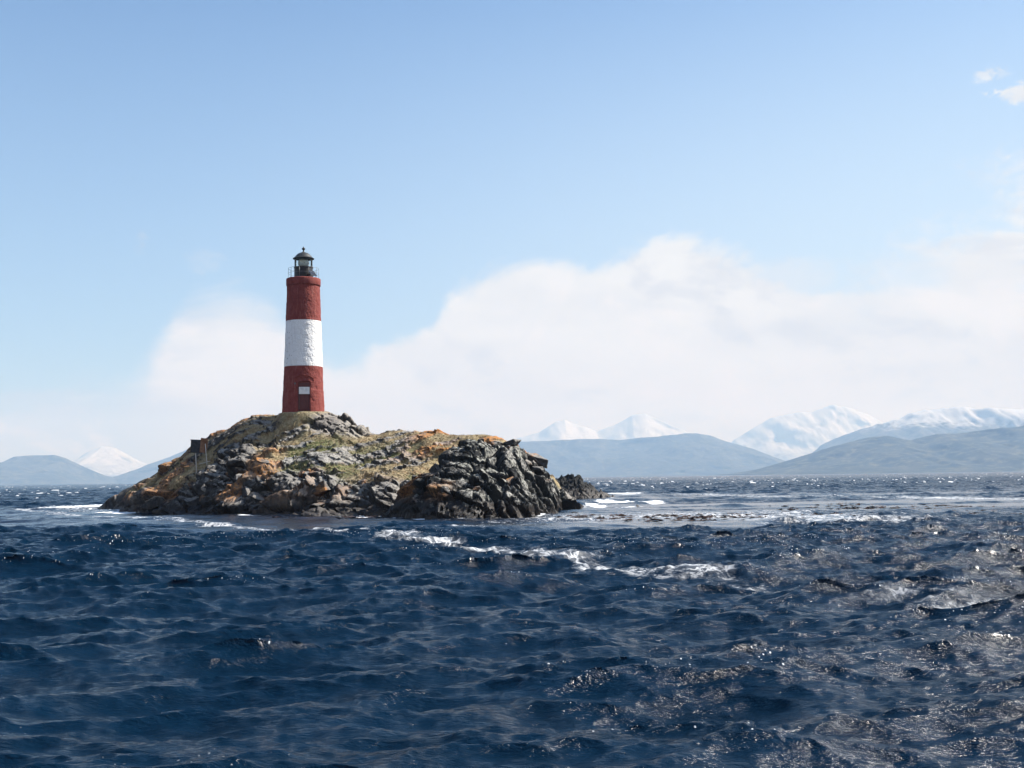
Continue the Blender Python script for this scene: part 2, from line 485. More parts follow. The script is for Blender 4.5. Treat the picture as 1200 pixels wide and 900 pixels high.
def rock_material(name, attrs=True):
    m, t, p = material(name)
    geo = t.n('ShaderNodeNewGeometry')
    pos = geo.outputs['Position']
    nA = t.noise(pos, 1.6, 6, .6); nB = t.noise(pos, 6.0, 6, .65); nC = t.noise(pos, 22.0, 4, .6); nD = t.noise(pos, .55, 4, .5)
    if attrs:
        a = {k: t.attr(k) for k in ('rock', 'orange', 'pale', 'grass', 'green', 'wet', 'head', 'tint')}
    else:
        oi = t.n('ShaderNodeObjectInfo')
        r = oi.outputs['Random']
        sepz = t.n('ShaderNodeSeparateXYZ'); t.set(sepz.inputs[0], pos)
        zz = t.m('ADD', sepz.outputs[2], t.m('MULTIPLY', t.m('SUBTRACT', nD, .5), 1.0))
        a = dict(rock=1.0, orange=t.m('MULTIPLY', t.ramp(nD, .50, .60), t.ramp(zz, .6, 1.3)),
                 pale=t.ramp(nA, .5, .65, 0, .6), grass=0.0, green=0.0, wet=t.ramp(zz, .8, .25), head=0.0, tint=None)
        sun_dot = t.n('ShaderNodeVectorMath', operation='DOT_PRODUCT'); t.set(sun_dot.inputs[0], geo.outputs['True Normal']); sun_dot.inputs[1].default_value = (.617, -.249, .746)  # sunward boulder faces get light painted into their colour
        a['tint'] = t.m('MULTIPLY', t.ramp(sun_dot.outputs['Value'], .4, .85), t.ramp(r, 0, 1, .5, 1.0))
    # bare rock: dark slate to grey
    base = t.mix(t.ramp(nA, .3, .7), (.016, .016, .018), (.060, .056, .052))
    base = t.mix(t.m('MULTIPLY', t.ramp(a['tint'], .15, .75), .85), base, t.mix(t.ramp(nB, .35, .65), (.17, .16, .15), (.34, .32, .29)))  # sunlit sides painted pale grey, the others left dark
    base = t.mix(t.m('MULTIPLY', t.ramp(nB, .54, .70), .4), base, (.16, .15, .13))
    base = t.mix(t.m('MULTIPLY', t.ramp(nC, .52, .66), .45), base, (.025, .024, .024))
    # head rock is darker, greenish, with pale lichen and sunlight painted on sunward faces
    hd = t.mix(t.ramp(nA, .35, .7), (.009, .010, .011), (.024, .025, .024))
    hd = t.mix(t.m('MULTIPLY', t.ramp(a['tint'], .25, .85), t.ramp(t.m('ADD', nA, t.m('MULTIPLY', nB, .6)), .76, .92)), hd, t.mix(t.ramp(nB, .4, .6), (.20, .205, .18), (.38, .38, .34)))
    hd = t.mix(t.m('MULTIPLY', t.ramp(nB, .58, .68), .3), hd, (.10, .105, .095))
    base = t.mix(a['head'], base, hd)
    pl = t.m('MULTIPLY', t.m('MULTIPLY', t.m('MULTIPLY', a['pale'], t.ramp(a['tint'], .05, .45, .12, 1.0)), t.ramp(nB, .42, .56)), .8)  # pale lichen, thinned away from the sun to deepen the painted shade
    base = t.mix(pl, base, t.mix(t.ramp(nC, .4, .6), (.26, .25, .23), (.40, .39, .36)))
    of = t.m('MULTIPLY', t.m('MULTIPLY', a['orange'], t.ramp(a['tint'], .0, .4, .45, 1.0)), t.ramp(t.m('ADD', nB, t.m('MULTIPLY', nC, .5)), .60, .82))  # orange lichen, weakened on unlit faces as painted shade
    base = t.mix(of, base, t.mix(nA, (.32, .10, .020), (.45, .24, .075)))
    # dry turf
    gr = t.mix(t.ramp(nB, .35, .65), (.20, .155, .08), (.37, .295, .17))
    gr = t.mix(t.m('MULTIPLY', t.ramp(nA, .5, .62), .6), gr, (.16, .085, .035))
    gr = t.mix(t.m('MULTIPLY', a['green'], t.ramp(nB, .38, .55)), gr, (.105, .120, .040))
    gr = t.mix(t.m('MULTIPLY', t.ramp(nC, .55, .68), .6), gr, (.30, .27, .21))
    gf = t.m('MULTIPLY', a['grass'], t.ramp(t.m('ADD', nB, t.m('MULTIPLY', a['grass'], .4)), .55, .72))
    base = t.mix(gf, base, gr)
    # wet, weedy foot
    wt = t.mix(t.ramp(nB, .42, .62), (.010, .010, .011), (.034, .022, .014))
    base = t.mix(t.m('MULTIPLY', a['wet'], .92), base, wt)
    rough = t.m('SUBTRACT', .92, t.m('MULTIPLY', a['wet'], t.ramp(nC, .3, .7, .25, .6)))
    bmp = t.bump(t.m('ADD', nB, t.m('MULTIPLY', nC, .45)), .8, .06)
    set_p(t, p, base, rough, bmp, spec=.3)
    return m


M_ISLAND = rock_material('island_rock_and_turf')
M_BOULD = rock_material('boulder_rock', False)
isl = link('island', isl_me, M_ISLAND)
tag(isl, 'rocky island with orange lichen and dry turf under the lighthouse', 'island', kind='structure')


def ground_z(x, y):
    i = int(round((x - xs[0]) / dx)); j = int(np.argmin(abs(ys - y)))
    return float(ZZ[j, i])


# ------------------------------------------------------------------ boulders
def boulder_mesh(seed, squash=(1, .85, .7)):
    rg = random.Random(seed)
    bm = bmesh.new()
    for k in range(16):
        v = Vector((rg.gauss(0, 1), rg.gauss(0, 1), rg.gauss(0, 1))).normalized()
        v = Vector([max(-.72, min(.72, c)) for c in v]) * rg.uniform(.8, 1.05)
        bm.verts.new((v.x * squash[0], v.y * squash[1], v.z * squash[2]))
    g = bmesh.ops.convex_hull(bm, input=bm.verts[:])
    bmesh.ops.delete(bm, geom=[e for e in set(g['geom_interior']) if isinstance(e, bmesh.types.BMVert)], context='VERTS')
    bmesh.ops.dissolve_limit(bm, angle_limit=math.radians(16), verts=bm.verts[:], edges=bm.edges[:])
    bmesh.ops.bevel(bm, geom=bm.edges[:], offset=.035, segments=1, affect='EDGES')
    bmesh.ops.triangulate(bm, faces=bm.faces[:])
    bmesh.ops.subdivide_edges(bm, edges=bm.edges[:], cuts=2, use_grid_fill=True)
    for v in bm.verts:
        v.co += v.co.normalized() * (mnoise.fractal(v.co * 2.3 + Vector((seed, 0, 0)), 1, 2, 4) * .07)
    return bm_mesh('boulder', bm)


bmeshes = [boulder_mesh(100 + k, sq) for k, sq in enumerate([(1, .85, .7), (1.2, .7, .55), (.9, .9, .8), (1.1, .9, .5), (1.0, .7, .95), (1.3, .8, .6)])]
for me in bmeshes: me.materials.append(M_BOULD)


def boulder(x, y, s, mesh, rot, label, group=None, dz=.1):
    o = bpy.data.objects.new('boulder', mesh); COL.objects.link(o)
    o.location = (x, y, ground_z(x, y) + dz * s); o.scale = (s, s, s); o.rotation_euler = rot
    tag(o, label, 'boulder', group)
    return o


rg = random.Random(21)
nb = 0; tries = 0
while nb < 120 and tries < 5000:
    tries += 1
    x = rg.uniform(-26, 2.5); y = rg.uniform(54, 80)
    i = int((x - xs[0]) / dx); j = int((y - ys[0]) / dx)
    if j >= len(ys) or ROCK[j, i] < .7 or ZS[j, i] < .25 or T1[j, i] > .36: continue
    hd_ = HEAD[j, i] > .5
    if hd_ and rg.random() < .75: continue
    s = min(.85, max(.18, rg.lognormvariate(-1.15, .5)))
    boulder(x, y, s, rg.choice(bmeshes), (rg.uniform(-.6, .6), rg.uniform(-.6, .6), rg.uniform(0, 6.3)),
            'angular boulder wedged in the rocky shore of the island', 'angular boulders along the island shore')
    nb += 1

# ------------------------------------------------------------------ small outlying rock
def islet():
    c = at_depth(676, 580, 112)
    xs2 = np.linspace(-5.5, 5.5, 130); ys2 = np.linspace(-5, 5, 110)
    A, B = np.meshgrid(xs2, ys2)
    prof = np.interp(A, [-5.5, -3.2, -2.4, -1.3, -.4, .6, 1.4, 2.0, 2.8, 4.0, 5.5], [-1.2, 1.3, 2.2, 2.55, 2.4, 2.0, 1.45, .9, .45, -.1, -1.2])
    z = (prof + 1.2) * np.clip(1 - (np.abs(B) / 4.6) ** 2.2, 0, 1) - 1.2
    f1, _, _ = facets(A * .8 + 50, B + 9, 1.2, 12, .6, .22); f2, _, _ = facets(A + 50, B, .45, 23, .7, .1)
    z = (z + 1.2) * .80 - 1.2
    z = z + sstep(-1.2, 0, z) * (f1 * .8 + f2 + (fbm(A * 3, B * 3, 4, 4) - .5) * .3)
    n = A.size
    me = np_mesh('sea_rock', np.stack([A, B, z], -1).reshape(-1, 3), grid_quads(110, 130), False,
                 dict(rock=np.ones(n), wet=sstep(1.3, .3, z), head=np.full(n, .9), tint=np.full(n, .2), pale=np.zeros(n),
                      orange=np.zeros(n), grass=np.zeros(n), green=np.zeros(n)))
    o = link('sea_rock', me, M_ISLAND, loc=(c.x, c.y, 0))
    tag(o, 'low black rock behind the right end of the island', 'rock')
    return c


ISLET = islet()

# ------------------------------------------------------------------ turf tufts
def tufts():
    rng = np.random.default_rng(5)
    m = (grass > .55) & (T1 < 1.15) & (PAD < .9)
    jj, ii = np.nonzero(m)
    k = rng.choice(len(jj), size=min(7000, len(jj)), replace=False)
    jj, ii = jj[k], ii[k]
    n = len(jj)
    P = np.stack([xs[ii] + rng.uniform(-.03, .03, n), ys[jj] + rng.uniform(-.03, .03, n), ZZ[jj, ii] - .02], -1)
    V = []; 
    nb_ = 3
    P = np.repeat(P, nb_, 0); n *= nb_
    a = rng.uniform(0, 2 * PI, n); hgt = rng.uniform(.03, .09, n) ; wd = rng.uniform(.012, .03, n); ln = rng.uniform(.03, .10, n)
    off = np.stack([rng.uniform(-.05, .05, n), rng.uniform(-.05, .05, n), np.zeros(n)], -1)
    P = P + off
    d = np.stack([np.cos(a), np.sin(a), np.zeros(n)], -1); s = np.stack([-np.sin(a), np.cos(a), np.zeros(n)], -1)
    A = P - s * wd[:, None]; B = P + s * wd[:, None]
    tip = P + d * ln[:, None] + np.array([0, 0, 1.0]) * hgt[:, None]
    V = np.stack([A, B, tip], 1).reshape(-1, 3)
    Q = np.arange(3 * n).reshape(-1, 3)
    g = np.repeat(np.repeat(green[jj, ii], nb_), 3)
    r = np.repeat(rng.uniform(0, 1, n), 3)
    me = np_mesh('grass', V, Q, True, dict(green=g, rnd=r))
    mt, t, p = material('dry_grass')
    c = t.mix(t.attr('rnd'), (.20, .15, .08), (.40, .31, .19))
    c = t.mix(t.m('MULTIPLY', t.attr('green'), .8), c, (.08, .09, .03))
    set_p(t, p, c, .9, spec=.2)
    o = link('grass', me, mt)
    tag(o, 'short dry grass tufts on the slope of the island', 'grass', kind='stuff')


tufts()

# ------------------------------------------------------------------ lighthouse
PX = 78 / F                                      # metres per photo pixel at the tower


def masonry(name, cols, chips=False):
    m, t, p = material(name)
    tcx = t.n('ShaderNodeTexCoord'); ob = tcx.outputs['Object']
    n1 = t.noise(ob, 3.0, 5, .6); n2 = t.noise(ob, 14.0, 5, .65); n3 = t.noise(ob, 45, 3, .6)
    st = t.noise(t.scale(ob, (5, 5, .5)), 1.6, 5, .6)
    c = t.mix(t.ramp(n1, .3, .7), cols[0], cols[1])
    c = t.mix(t.m('MULTIPLY', t.ramp(n2, .50, .68), .45), c, cols[2])
    c = t.mix(t.m('MULTIPLY', t.ramp(st, .52, .68), .55), c, cols[3])
    c = t.mix(t.m('MULTIPLY', t.ramp(t.noise(t.scale(ob, (7, 7, .35)), 1.3, 4, .6), .60, .72), .4), c, cols[2])
    if chips:
        vo = t.n('ShaderNodeTexVoronoi', feature='F1', ins={'Scale': 5.5, 'Randomness': 1.0}); t.set(vo.inputs['Vector'], t.scale(ob, (1, 1, 1.3)))
        sx = t.n('ShaderNodeSeparateXYZ'); t.set(sx.inputs[0], ob)
        cl = t.n('ShaderNodeSeparateColor'); t.set(cl.inputs[0], vo.outputs['Color'])
        sp = t.m('MULTIPLY', t.ramp(vo.outputs['Distance'], .26, .16), t.m('GREATER_THAN', cl.outputs[0], .45))
        sp = t.m('MULTIPLY', sp, t.ramp(t.m('ADD', sx.outputs[0], t.m('MULTIPLY', t.m('SUBTRACT', n1, .5), .9)), -.35, -.75))
        c = t.mix(t.m('MULTIPLY', sp, .85), c, (.12, .10, .10))
    b = t.bump(t.m('ADD', n2, t.m('MULTIPLY', n3, .5)), .8, .05)
    set_p(t, p, c, .85, b, spec=.25)
    return m


M_RED = masonry('red_painted_masonry', [(.20, .042, .036), (.26, .066, .054), (.12, .026, .024), (.33, .13, .11)])
M_WHITE = masonry('white_painted_masonry', [(.86, .86, .86), (.90, .90, .89), (.78, .77, .77), (.74, .73, .71)], True)
M_BLACK, t, p = material('black_painted_iron')
ob = t.n('ShaderNodeTexCoord').outputs['Object']
set_p(t, p, t.mix(t.ramp(t.noise(ob, 5, 5, .6), .35, .7), (.008, .008, .010), (.018, .018, .020)), .55, t.bump(t.noise(ob, 20, 4), .2, .02))
M_ROOF, t, p = material('weathered_dome_iron')
ob = t.n('ShaderNodeTexCoord').outputs['Object']
set_p(t, p, t.mix(t.ramp(t.noise(ob, 6, 5, .6), .35, .7), (.025, .027, .027), (.055, .056, .054)), .5, metallic=.2)
M_STEEL, t, p = material('galvanised_rail')
ob = t.n('ShaderNodeTexCoord').outputs['Object']
set_p(t, p, t.mix(t.noise(ob, 9, 4), (.10, .105, .11), (.20, .205, .21)), .5, metallic=.5)
M_GLASS, t, p = material('lantern_glass')
tr = t.n('ShaderNodeBsdfTransparent'); tr.inputs[0].default_value = (.93, .96, .95, 1)
gls = t.n('ShaderNodeBsdfGlossy'); gls.inputs['Roughness'].default_value = .03
fr = t.n('ShaderNodeFresnel'); fr.inputs[0].default_value = 1.2
mxs = t.n('ShaderNodeMixShader')
t.set(mxs.inputs[0], fr.outputs[0]); t.set(mxs.inputs[1], tr.outputs[0]); t.set(mxs.inputs[2], gls.outputs[0])
t.t.links.new(mxs.outputs[0], [q for q in t.t.nodes if q.type == 'OUTPUT_MATERIAL'][0].inputs[0])
M_LENS, t, p = material('lens_glass')
wv = t.n('ShaderNodeTexWave', wave_type='BANDS', bands_direction='Z', ins={'Scale': 9.0, 'Distortion': 0.2})
set_p(t, p, t.mix(wv.outputs['Fac'], (.74, .80, .72), (.90, .93, .86)), .15, t.bump(wv.outputs['Fac'], .6, .03))
M_PLAQ, t, p = material('white_sign_board')
ob = t.n('ShaderNodeTexCoord').outputs['Object']
set_p(t, p, t.mix(t.ramp(t.noise(ob, 4, 5), .45, .7), (.78, .78, .78), (.62, .62, .62)), .5)
M_DOOR, t, p = material('dark_red_door_paint')
ob = t.n('ShaderNodeTexCoord').outputs['Object']
set_p(t, p, t.mix(t.ramp(t.noise(t.scale(ob, (6, 6, 1)), 3, 5), .35, .7), (.085, .016, .015), (.12, .026, .022)), .6, t.bump(t.noise(t.scale(ob, (8, 8, 1)), 4, 4), .3, .02))
M_SOLAR, t, p = material('solar_panel_glass')
br = t.n('ShaderNodeTexBrick', ins={'Scale': 8.0, 'Color1': (.010, .012, .020, 1), 'Color2': (.012, .014, .024, 1), 'Mortar': (.05, .05, .06, 1)})
set_p(t, p, br.outputs[0], .2)

lh = bpy.data.objects.new('lighthouse', None); COL.objects.link(lh); lh.location = LH
tag(lh, 'red and white banded round lighthouse with a black lantern on the island top', 'lighthouse')

DOOR_A = -PI / 2 + math.asin(5.0 * PX / 1.38)       # towards the camera, a little to the right
DW, DH = .84, 1.92
Z1, Z2, Z3, Z4 = 52 * PX, 106 * PX, 148.5 * PX, 157 * PX


def radius(z):
    r = np.interp(z, [-1, 0, 1.38, 1.40, Z1, Z2, Z3], [1.415, 1.415, 1.365, 1.345, 1.295, 1.185, 1.105])
    return r


def tower_part(name, z0, z1, mat, door=False, extra=0.0, nz=None):
    na = 420; nz = nz or max(6, int((z1 - z0) / .03))
    th = np.linspace(0, 2 * PI, na, endpoint=False); zz = np.linspace(z0, z1, nz)
    TH, Z = np.meshgrid(th, zz)
    R = radius(Z) + extra
    ux = np.cos(TH) * R; uy = np.sin(TH) * R
    # rubble masonry under thick paint
    arc = TH * 1.3
    f = (fbm(np.cos(TH) * 3.2 + 10, Z * 3.4 + np.sin(TH) * 3.2, 51, 4) - .5) * .03
    st, _, e = facets(arc, Z, .30, 55, .05, .016)
    seam = sstep(.0, .25, e)
    disp = f + st * .55 + (seam - .6) * .012
    disp *= np.where(TH > 2 * PI * (na - 3) / na, .3, 1)
    R2_ = R + disp
    if door:
        dl = (np.cos(TH) * math.cos(DOOR_A) + np.sin(TH) * math.sin(DOOR_A)) * R2_      # along the door's outward axis
        sd_ = (-np.cos(TH) * math.sin(DOOR_A) + np.sin(TH) * math.cos(DOOR_A)) * R2_    # sideways
        m = (np.abs(sd_) < DW / 2) & (dl > 0) & (Z < DH)
        k = np.where(m, np.minimum(1, (1.40 * .80) / np.maximum(dl, .1)), 1)
        R2_ = R2_ * k
        arch = (np.abs(sd_) < .62) & (dl > 0) & (Z >= DH) & (Z < DH + .40 - sd_ ** 2 * .5)
        R2_ = np.where(arch, R2_ - .05, R2_)
    V = np.stack([np.cos(TH) * R2_, np.sin(TH) * R2_, Z], -1).reshape(-1, 3)
    me = np_mesh(name, V, grid_quads(nz, na, True), not door)
    if door:
        me.polygons.foreach_set('use_smooth', np.ones(len(me.polygons), bool))
        me.set_sharp_from_angle(angle=math.radians(50))
    return link(name, me, mat, lh)


tower_part('lower_tower', -.45, Z1, M_RED, door=True)
tower_part('white_band', Z1, Z2, M_WHITE)
tower_part('upper_tower', Z2, Z3, M_RED)
# ledge round the top: closed ring with a floor
bm = bmesh.new()
add_lathe(bm, [(1.06, Z3 - .02), (1.14, Z3 - .03), (1.165, Z3 + .03), (1.17, Z4 - .09), (1.155, Z4 - .02), (1.10, Z4), (.3, Z4 + .01)], 96)
for v in bm.verts:
    r_ = math.hypot(v.co.x, v.co.y)
    if r_ > 1.0:
        k = 1 + mnoise.fractal(v.co * 4, 1, 2, 4) * .012
        v.co.x *= k; v.co.y *= k; v.co.z += mnoise.noise(v.co * 5) * .02
link('gallery_ledge', bm_mesh('gallery_ledge', bm, True), M_RED, lh)

# gallery railing
bm = bmesh.new()
RR = 1.03
for k in range(10):
    a = 2 * PI * (k + .35) / 10
    lean = .03 * math.sin(k * 2.3)
    add_tube(bm, [(RR * math.cos(a), RR * math.sin(a), Z4 - .03), ((RR + lean) * math.cos(a), (RR + lean) * math.sin(a), Z4 + .70)], .011, 6)
for hh, rr in ((.70, .010), (.36, .008)):
    add_tube(bm, [(RR * math.cos(2 * PI * k / 40), RR * math.sin(2 * PI * k / 40), Z4 + hh + .012 * math.sin(k * 1.7)) for k in range(40)], rr, 6, True)
link('railing', bm_mesh('railing', bm, True), M_STEEL, lh)

ZD = Z4 + .02
drum_h = 13.5 * PX
bm = bmesh.new()
add_lathe(bm, [(.66, ZD), (.66, ZD + .06), (.63, ZD + .07), (.625, ZD + drum_h - .06), (.655, ZD + drum_h - .05), (.655, ZD + drum_h), (.58, ZD + drum_h + .005)], 64)
drum = link('lantern_drum', bm_mesh('lantern_drum', bm, True), M_BLACK, lh)
bpy.data.meshes['lantern_drum'].set_sharp_from_angle(angle=math.radians(35))
ZG = ZD + drum_h
gh = 10.5 * PX
bm = bmesh.new()
add_lathe(bm, [(.592, ZG), (.592, ZG + gh)], 48, caps=False)
gl = link('lantern_glazing', bm_mesh('lantern_glazing', bm, True), M_GLASS, lh)
for k in range(6):
    a = 2 * PI * (k + .2) / 6
    bm = bmesh.new()
    add_tube(bm, [(.6 * math.cos(a), .6 * math.sin(a), ZG), (.6 * math.cos(a), .6 * math.sin(a), ZG + gh)], .010, 6)
    link('glazing_bar', bm_mesh('glazing_bar', bm, True), M_STEEL, gl)
bm = bmesh.new()
add_lathe(bm, [(.16, ZG), (.20, ZG + .05), (.32, ZG + .09), (.38, ZG + .20), (.39, ZG + .32), (.37, ZG + .43), (.30, ZG + .51), (.16, ZG + .56)], 40)
link('lens', bm_mesh('lens', bm, True), M_LENS, lh)
ZR = ZG + gh
bm = bmesh.new()
add_lathe(bm, [(.56, ZR - .005), (.72, ZR - .03), (.73, ZR + .01), (.66, ZR + .03), (.60, ZR + .09), (.535, ZR + .18), (.44, ZR + .28), (.32, ZR + .365), (.19, ZR + .42), (.10, ZR + .45), (.09, ZR + .47)], 64)
rf = link('lantern_roof', bm_mesh('lantern_roof', bm, True), M_ROOF, lh)
bpy.data.meshes['lantern_roof'].set_sharp_from_angle(angle=math.radians(40))
bm = bmesh.new()
z0 = ZR + .465
add_lathe(bm, [(.095, z0 - .02), (.06, z0 + .03), (.045, z0 + .10), (.05, z0 + .13), (.105, z0 + .17), (.12, z0 + .22), (.10, z0 + .27), (.045, z0 + .30), (.04, z0 + .33), (.012, z0 + .38)], 24)
link('finial', bm_mesh('finial', bm, True), M_BLACK, rf)

# solar panel on the gallery, right side
sp_a = math.radians(-38)
bm = bmesh.new()
Mx = Matrix.Translation((.90 * math.cos(sp_a) + .0, .90 * math.sin(sp_a), Z4 + .30)) @ Matrix.Rotation(sp_a, 4, 'Z') @ Matrix.Rotation(math.radians(50), 4, 'Y')
add_box(bm, (.50, .52, .035), Mx, .006)
spn = link('solar_panel', bm_mesh('solar_panel', bm), M_SOLAR, lh)
for s_ in (-.2, .2):
    bm = bmesh.new()
    c0 = Mx @ Vector((-.1, s_, -.02)); add_tube(bm, [c0, (c0.x - .12 * math.cos(sp_a), c0.y - .12 * math.sin(sp_a), Z4 - .01)], .016, 6)
    link('bracket', bm_mesh('bracket', bm), M_BLACK, spn)

# door in its recess
DM = Matrix.Rotation(DOOR_A + PI / 2, 4, 'Z')          # local -Y points outwards
dface = 1.40 * .80
bm = bmesh.new()
add_box(bm, (DW - .06, .05, DH - .06), DM @ Matrix.Translation((0, -dface - .028, (DH - .06) / 2 + .01)), .006)
door = link('door', bm_mesh('door', bm), M_DOOR, lh)
bm = bmesh.new()
for s_, ww in ((-1, .05), (1, .05)):
    add_box(bm, (ww, .07, DH - .02), DM @ Matrix.Translation((s_ * (DW / 2 - .027), -dface - .038, DH / 2)), .004)
add_box(bm, (DW - .11, .07, .05), DM @ Matrix.Translation((0, -dface - .038, DH - .032)), .004)
link('door_frame', bm_mesh('door_frame', bm), M_RED, door)
bm = bmesh.new()
add_tube(bm, [DM @ Vector((-DW / 2 + .10, -dface - .075, .08)), DM @ Vector((-DW / 2 + .10, -dface - .075, 1.02))], .014, 6)
for zb in (.15, .9):
    add_tube(bm, [DM @ Vector((-DW / 2 + .10, -dface - .075, zb)), DM @ Vector((-DW / 2 + .10, -dface - .045, zb))], .012, 6)
link('handle', bm_mesh('handle', bm), M_STEEL, door)
bm = bmesh.new()
add_box(bm, (.70, .03, .48), DM @ Matrix.Translation((.02, -dface - .13, 1.32)), .006)
pq = link('sign_plate', bm_mesh('sign_plate', bm), M_PLAQ, door)
pq['label'] = 'white rectangular plate on the dark red door'
# two pale fixing lugs on the masonry left of the door
for dxp, dzp in ((-16.0, 31.0), (-5.5, 31.0)):
    xx = dxp * PX
    rr = float(radius(dzp * PX))
    yy = -math.sqrt(rr * rr - xx * xx)
    bm = bmesh.new()
    add_box(bm, (.09, .10, .12), Matrix.Translation((xx, yy - .01, dzp * PX)) @ Matrix.Rotation(math.atan2(xx, -yy), 4, 'Z'), .015)
    link('wall_lug', bm_mesh('wall_lug', bm), M_RED if dxp < -10 else M_STEEL, lh)

# ------------------------------------------------------------------ notice board on the left slope
M_BDARK, t, p = material('weathered_dark_board')
ob = t.n('ShaderNodeTexCoord').outputs['Object']
set_p(t, p, t.mix(t.ramp(t.noise(ob, 5, 5), .4, .7), (.014, .015, .019), (.04, .04, .045)), .7, t.bump(t.noise(t.scale(ob, (2, 2, 20)), 3, 3), .4, .02))
M_RUST, t, p = material('rusty_board')
ob = t.n('ShaderNodeTexCoord').outputs['Object']
set_p(t, p, t.mix(t.ramp(t.noise(ob, 4, 6, .6), .35, .65), (.13, .055, .026), (.25, .14, .085)), .85, t.bump(t.noise(ob, 18, 4), .4, .02))
M_POST, t, p = material('bleached_post')
ob = t.n('ShaderNodeTexCoord').outputs['Object']
set_p(t, p, t.mix(t.noise(t.scale(ob, (8, 8, 1)), 3, 4), (.42, .38, .33), (.58, .54, .48)), .85)

PY = 75.0
pm = PY / F
ft = at_depth(231, 546, PY)
nbd = bpy.data.objects.new('notice_board', None); COL.objects.link(nbd)
base = Vector((ft.x + .35, PY, ft.z)); nbd.location = base
tag(nbd, 'dark board and rusty board on two thin posts on the left slope', 'sign')


def loc(px, py, dy=0.0):
    v = at_depth(px, py, PY + dy)
    return v - base


bm = bmesh.new()
c = (loc(224, 515.5) + loc(235, 531)) / 2
add_box(bm, (12.0 * pm, .05, 15.0 * pm), Matrix.Translation(c) @ Matrix.Rotation(.10, 4, 'Z') @ Matrix.Rotation(.05, 4, 'Y'), .008)
add_box(bm, (12.8 * pm, .09, .05), Matrix.Translation(c + Vector((0, 0, 7.6 * pm))) @ Matrix.Rotation(.10, 4, 'Z') @ Matrix.Rotation(.05, 4, 'Y'), .008)
link('board', bm_mesh('board', bm), M_BDARK, nbd)['label'] = 'nearly black board in shade'
bm = bmesh.new()
c2 = loc(238.8, 522, .05)
add_box(bm, (.47, .05, 17.0 * pm), Matrix.Translation(c2) @ Matrix.Rotation(math.radians(32), 4, 'Z') @ Matrix.Rotation(.10, 4, 'Y'), .008)
link('board', bm_mesh('board', bm), M_RUST, nbd)['label'] = 'narrow rusty orange board in sun'


def gz(v): return ground_z(base.x + v.x, base.y + v.y) - base.z


for (a_, b_) in (((229.2, 530), (231.5, 550)), ((241.2, 529), (243.2, 550))):
    p0 = loc(*a_, .07); p1 = loc(*b_, .07); p1.z = min(p1.z, gz(p1)) - .15
    p0 = p0 + (p0 - p1).normalized() * .5
    bm = bmesh.new(); add_tube(bm, [p0, p1], .030, 8)
    link('post', bm_mesh('post', bm, True), M_POST, nbd)
bm = bmesh.new(); add_tube(bm, [loc(233, 544, .07), loc(246.5, 540.2, .07)], .022, 6)
link('brace', bm_mesh('brace', bm, True), M_POST, nbd)

# ------------------------------------------------------------------ far mountains
def mountain_material(name, snow0, snow1, low=(.022, .030, .026), high=(.12, .11, .09)):
    m, t, p = material(name)
    geo = t.n('ShaderNodeNewGeometry'); pos = geo.outputs['Position']
    s = t.n('ShaderNodeSeparateXYZ'); t.set(s.inputs[0], pos)
    n1 = t.noise(pos, .004, 8, .6); n2 = t.noise(pos, .02, 6, .6)
    hgt = t.m('ADD', s.outputs[2], t.m('MULTIPLY', t.m('SUBTRACT', n1, .5), (snow1 - snow0) * 2.2))
    hgt = t.m('ADD', hgt, t.m('MULTIPLY', t.m('SUBTRACT', n2, .5), (snow1 - snow0) * 2.4))
    c = t.mix(t.ramp(n1, .38, .62), low, high)
    c = t.mix(t.m('MULTIPLY', t.ramp(n2, .5, .62), .7), c, (.13, .125, .075))
    c = t.mix(t.m('MULTIPLY', t.ramp(t.noise(pos, .012, 6, .65), .50, .62), .7), c, (.012, .018, .014))
    c = t.mix(t.ramp(hgt, snow0, snow1), c, (.42, .45, .50))
    set_p(t, p, c, .95, spec=.1)
    return m


def mountain(name, label, sil, Y, depth, mat, seed, rough=.25, spread=1.0, nx=320, ny=90):
    P = poly([at_depth(px, py, Y) for px, py in sil])
    x0, x1 = P[0][0], P[0][-1]
    u = np.linspace(x0, x1, nx); v = np.linspace(-1, 1, ny)
    U, Vv = np.meshgrid(u, v)
    Zr = np.interp(U, P[0], P[2])
    L = (x1 - x0)
    k = 1 / (depth * .30)
    prof = np.where(Vv < 0, (1 - np.abs(Vv)) ** (1.15 * spread), np.clip(1 - Vv, 0, 1) ** 1.2)
    rid = 1 - np.abs(fbm(U * k + .4 * Vv, Vv * depth * k * .35, seed, 6, .55) - .5) * 2.0
    rid2 = fbm(U * k * 3, Vv * depth * k * 1.3, seed + 9, 6, .6)
    z = Zr * (prof - rough * np.sin(np.clip(prof, 0, 1) * PI) * (1 - rid) * 1.6 + (rid2 - .5) * rough * .5 * np.clip(prof * 1.2, 0, 1))
    z = z * (1 - 0) - 3
    Yw = Y + Vv * depth + (fbm(U * k, Vv * 3, seed + 3, 4) - .5) * depth * .3
    me = np_mesh(name, np.stack([U, Yw, z], -1).reshape(-1, 3), grid_quads(ny, nx), True)
    o = link(name, me, mat)
    tag(o, label, 'mountain' if name == 'mountain' else 'hill', kind='structure')


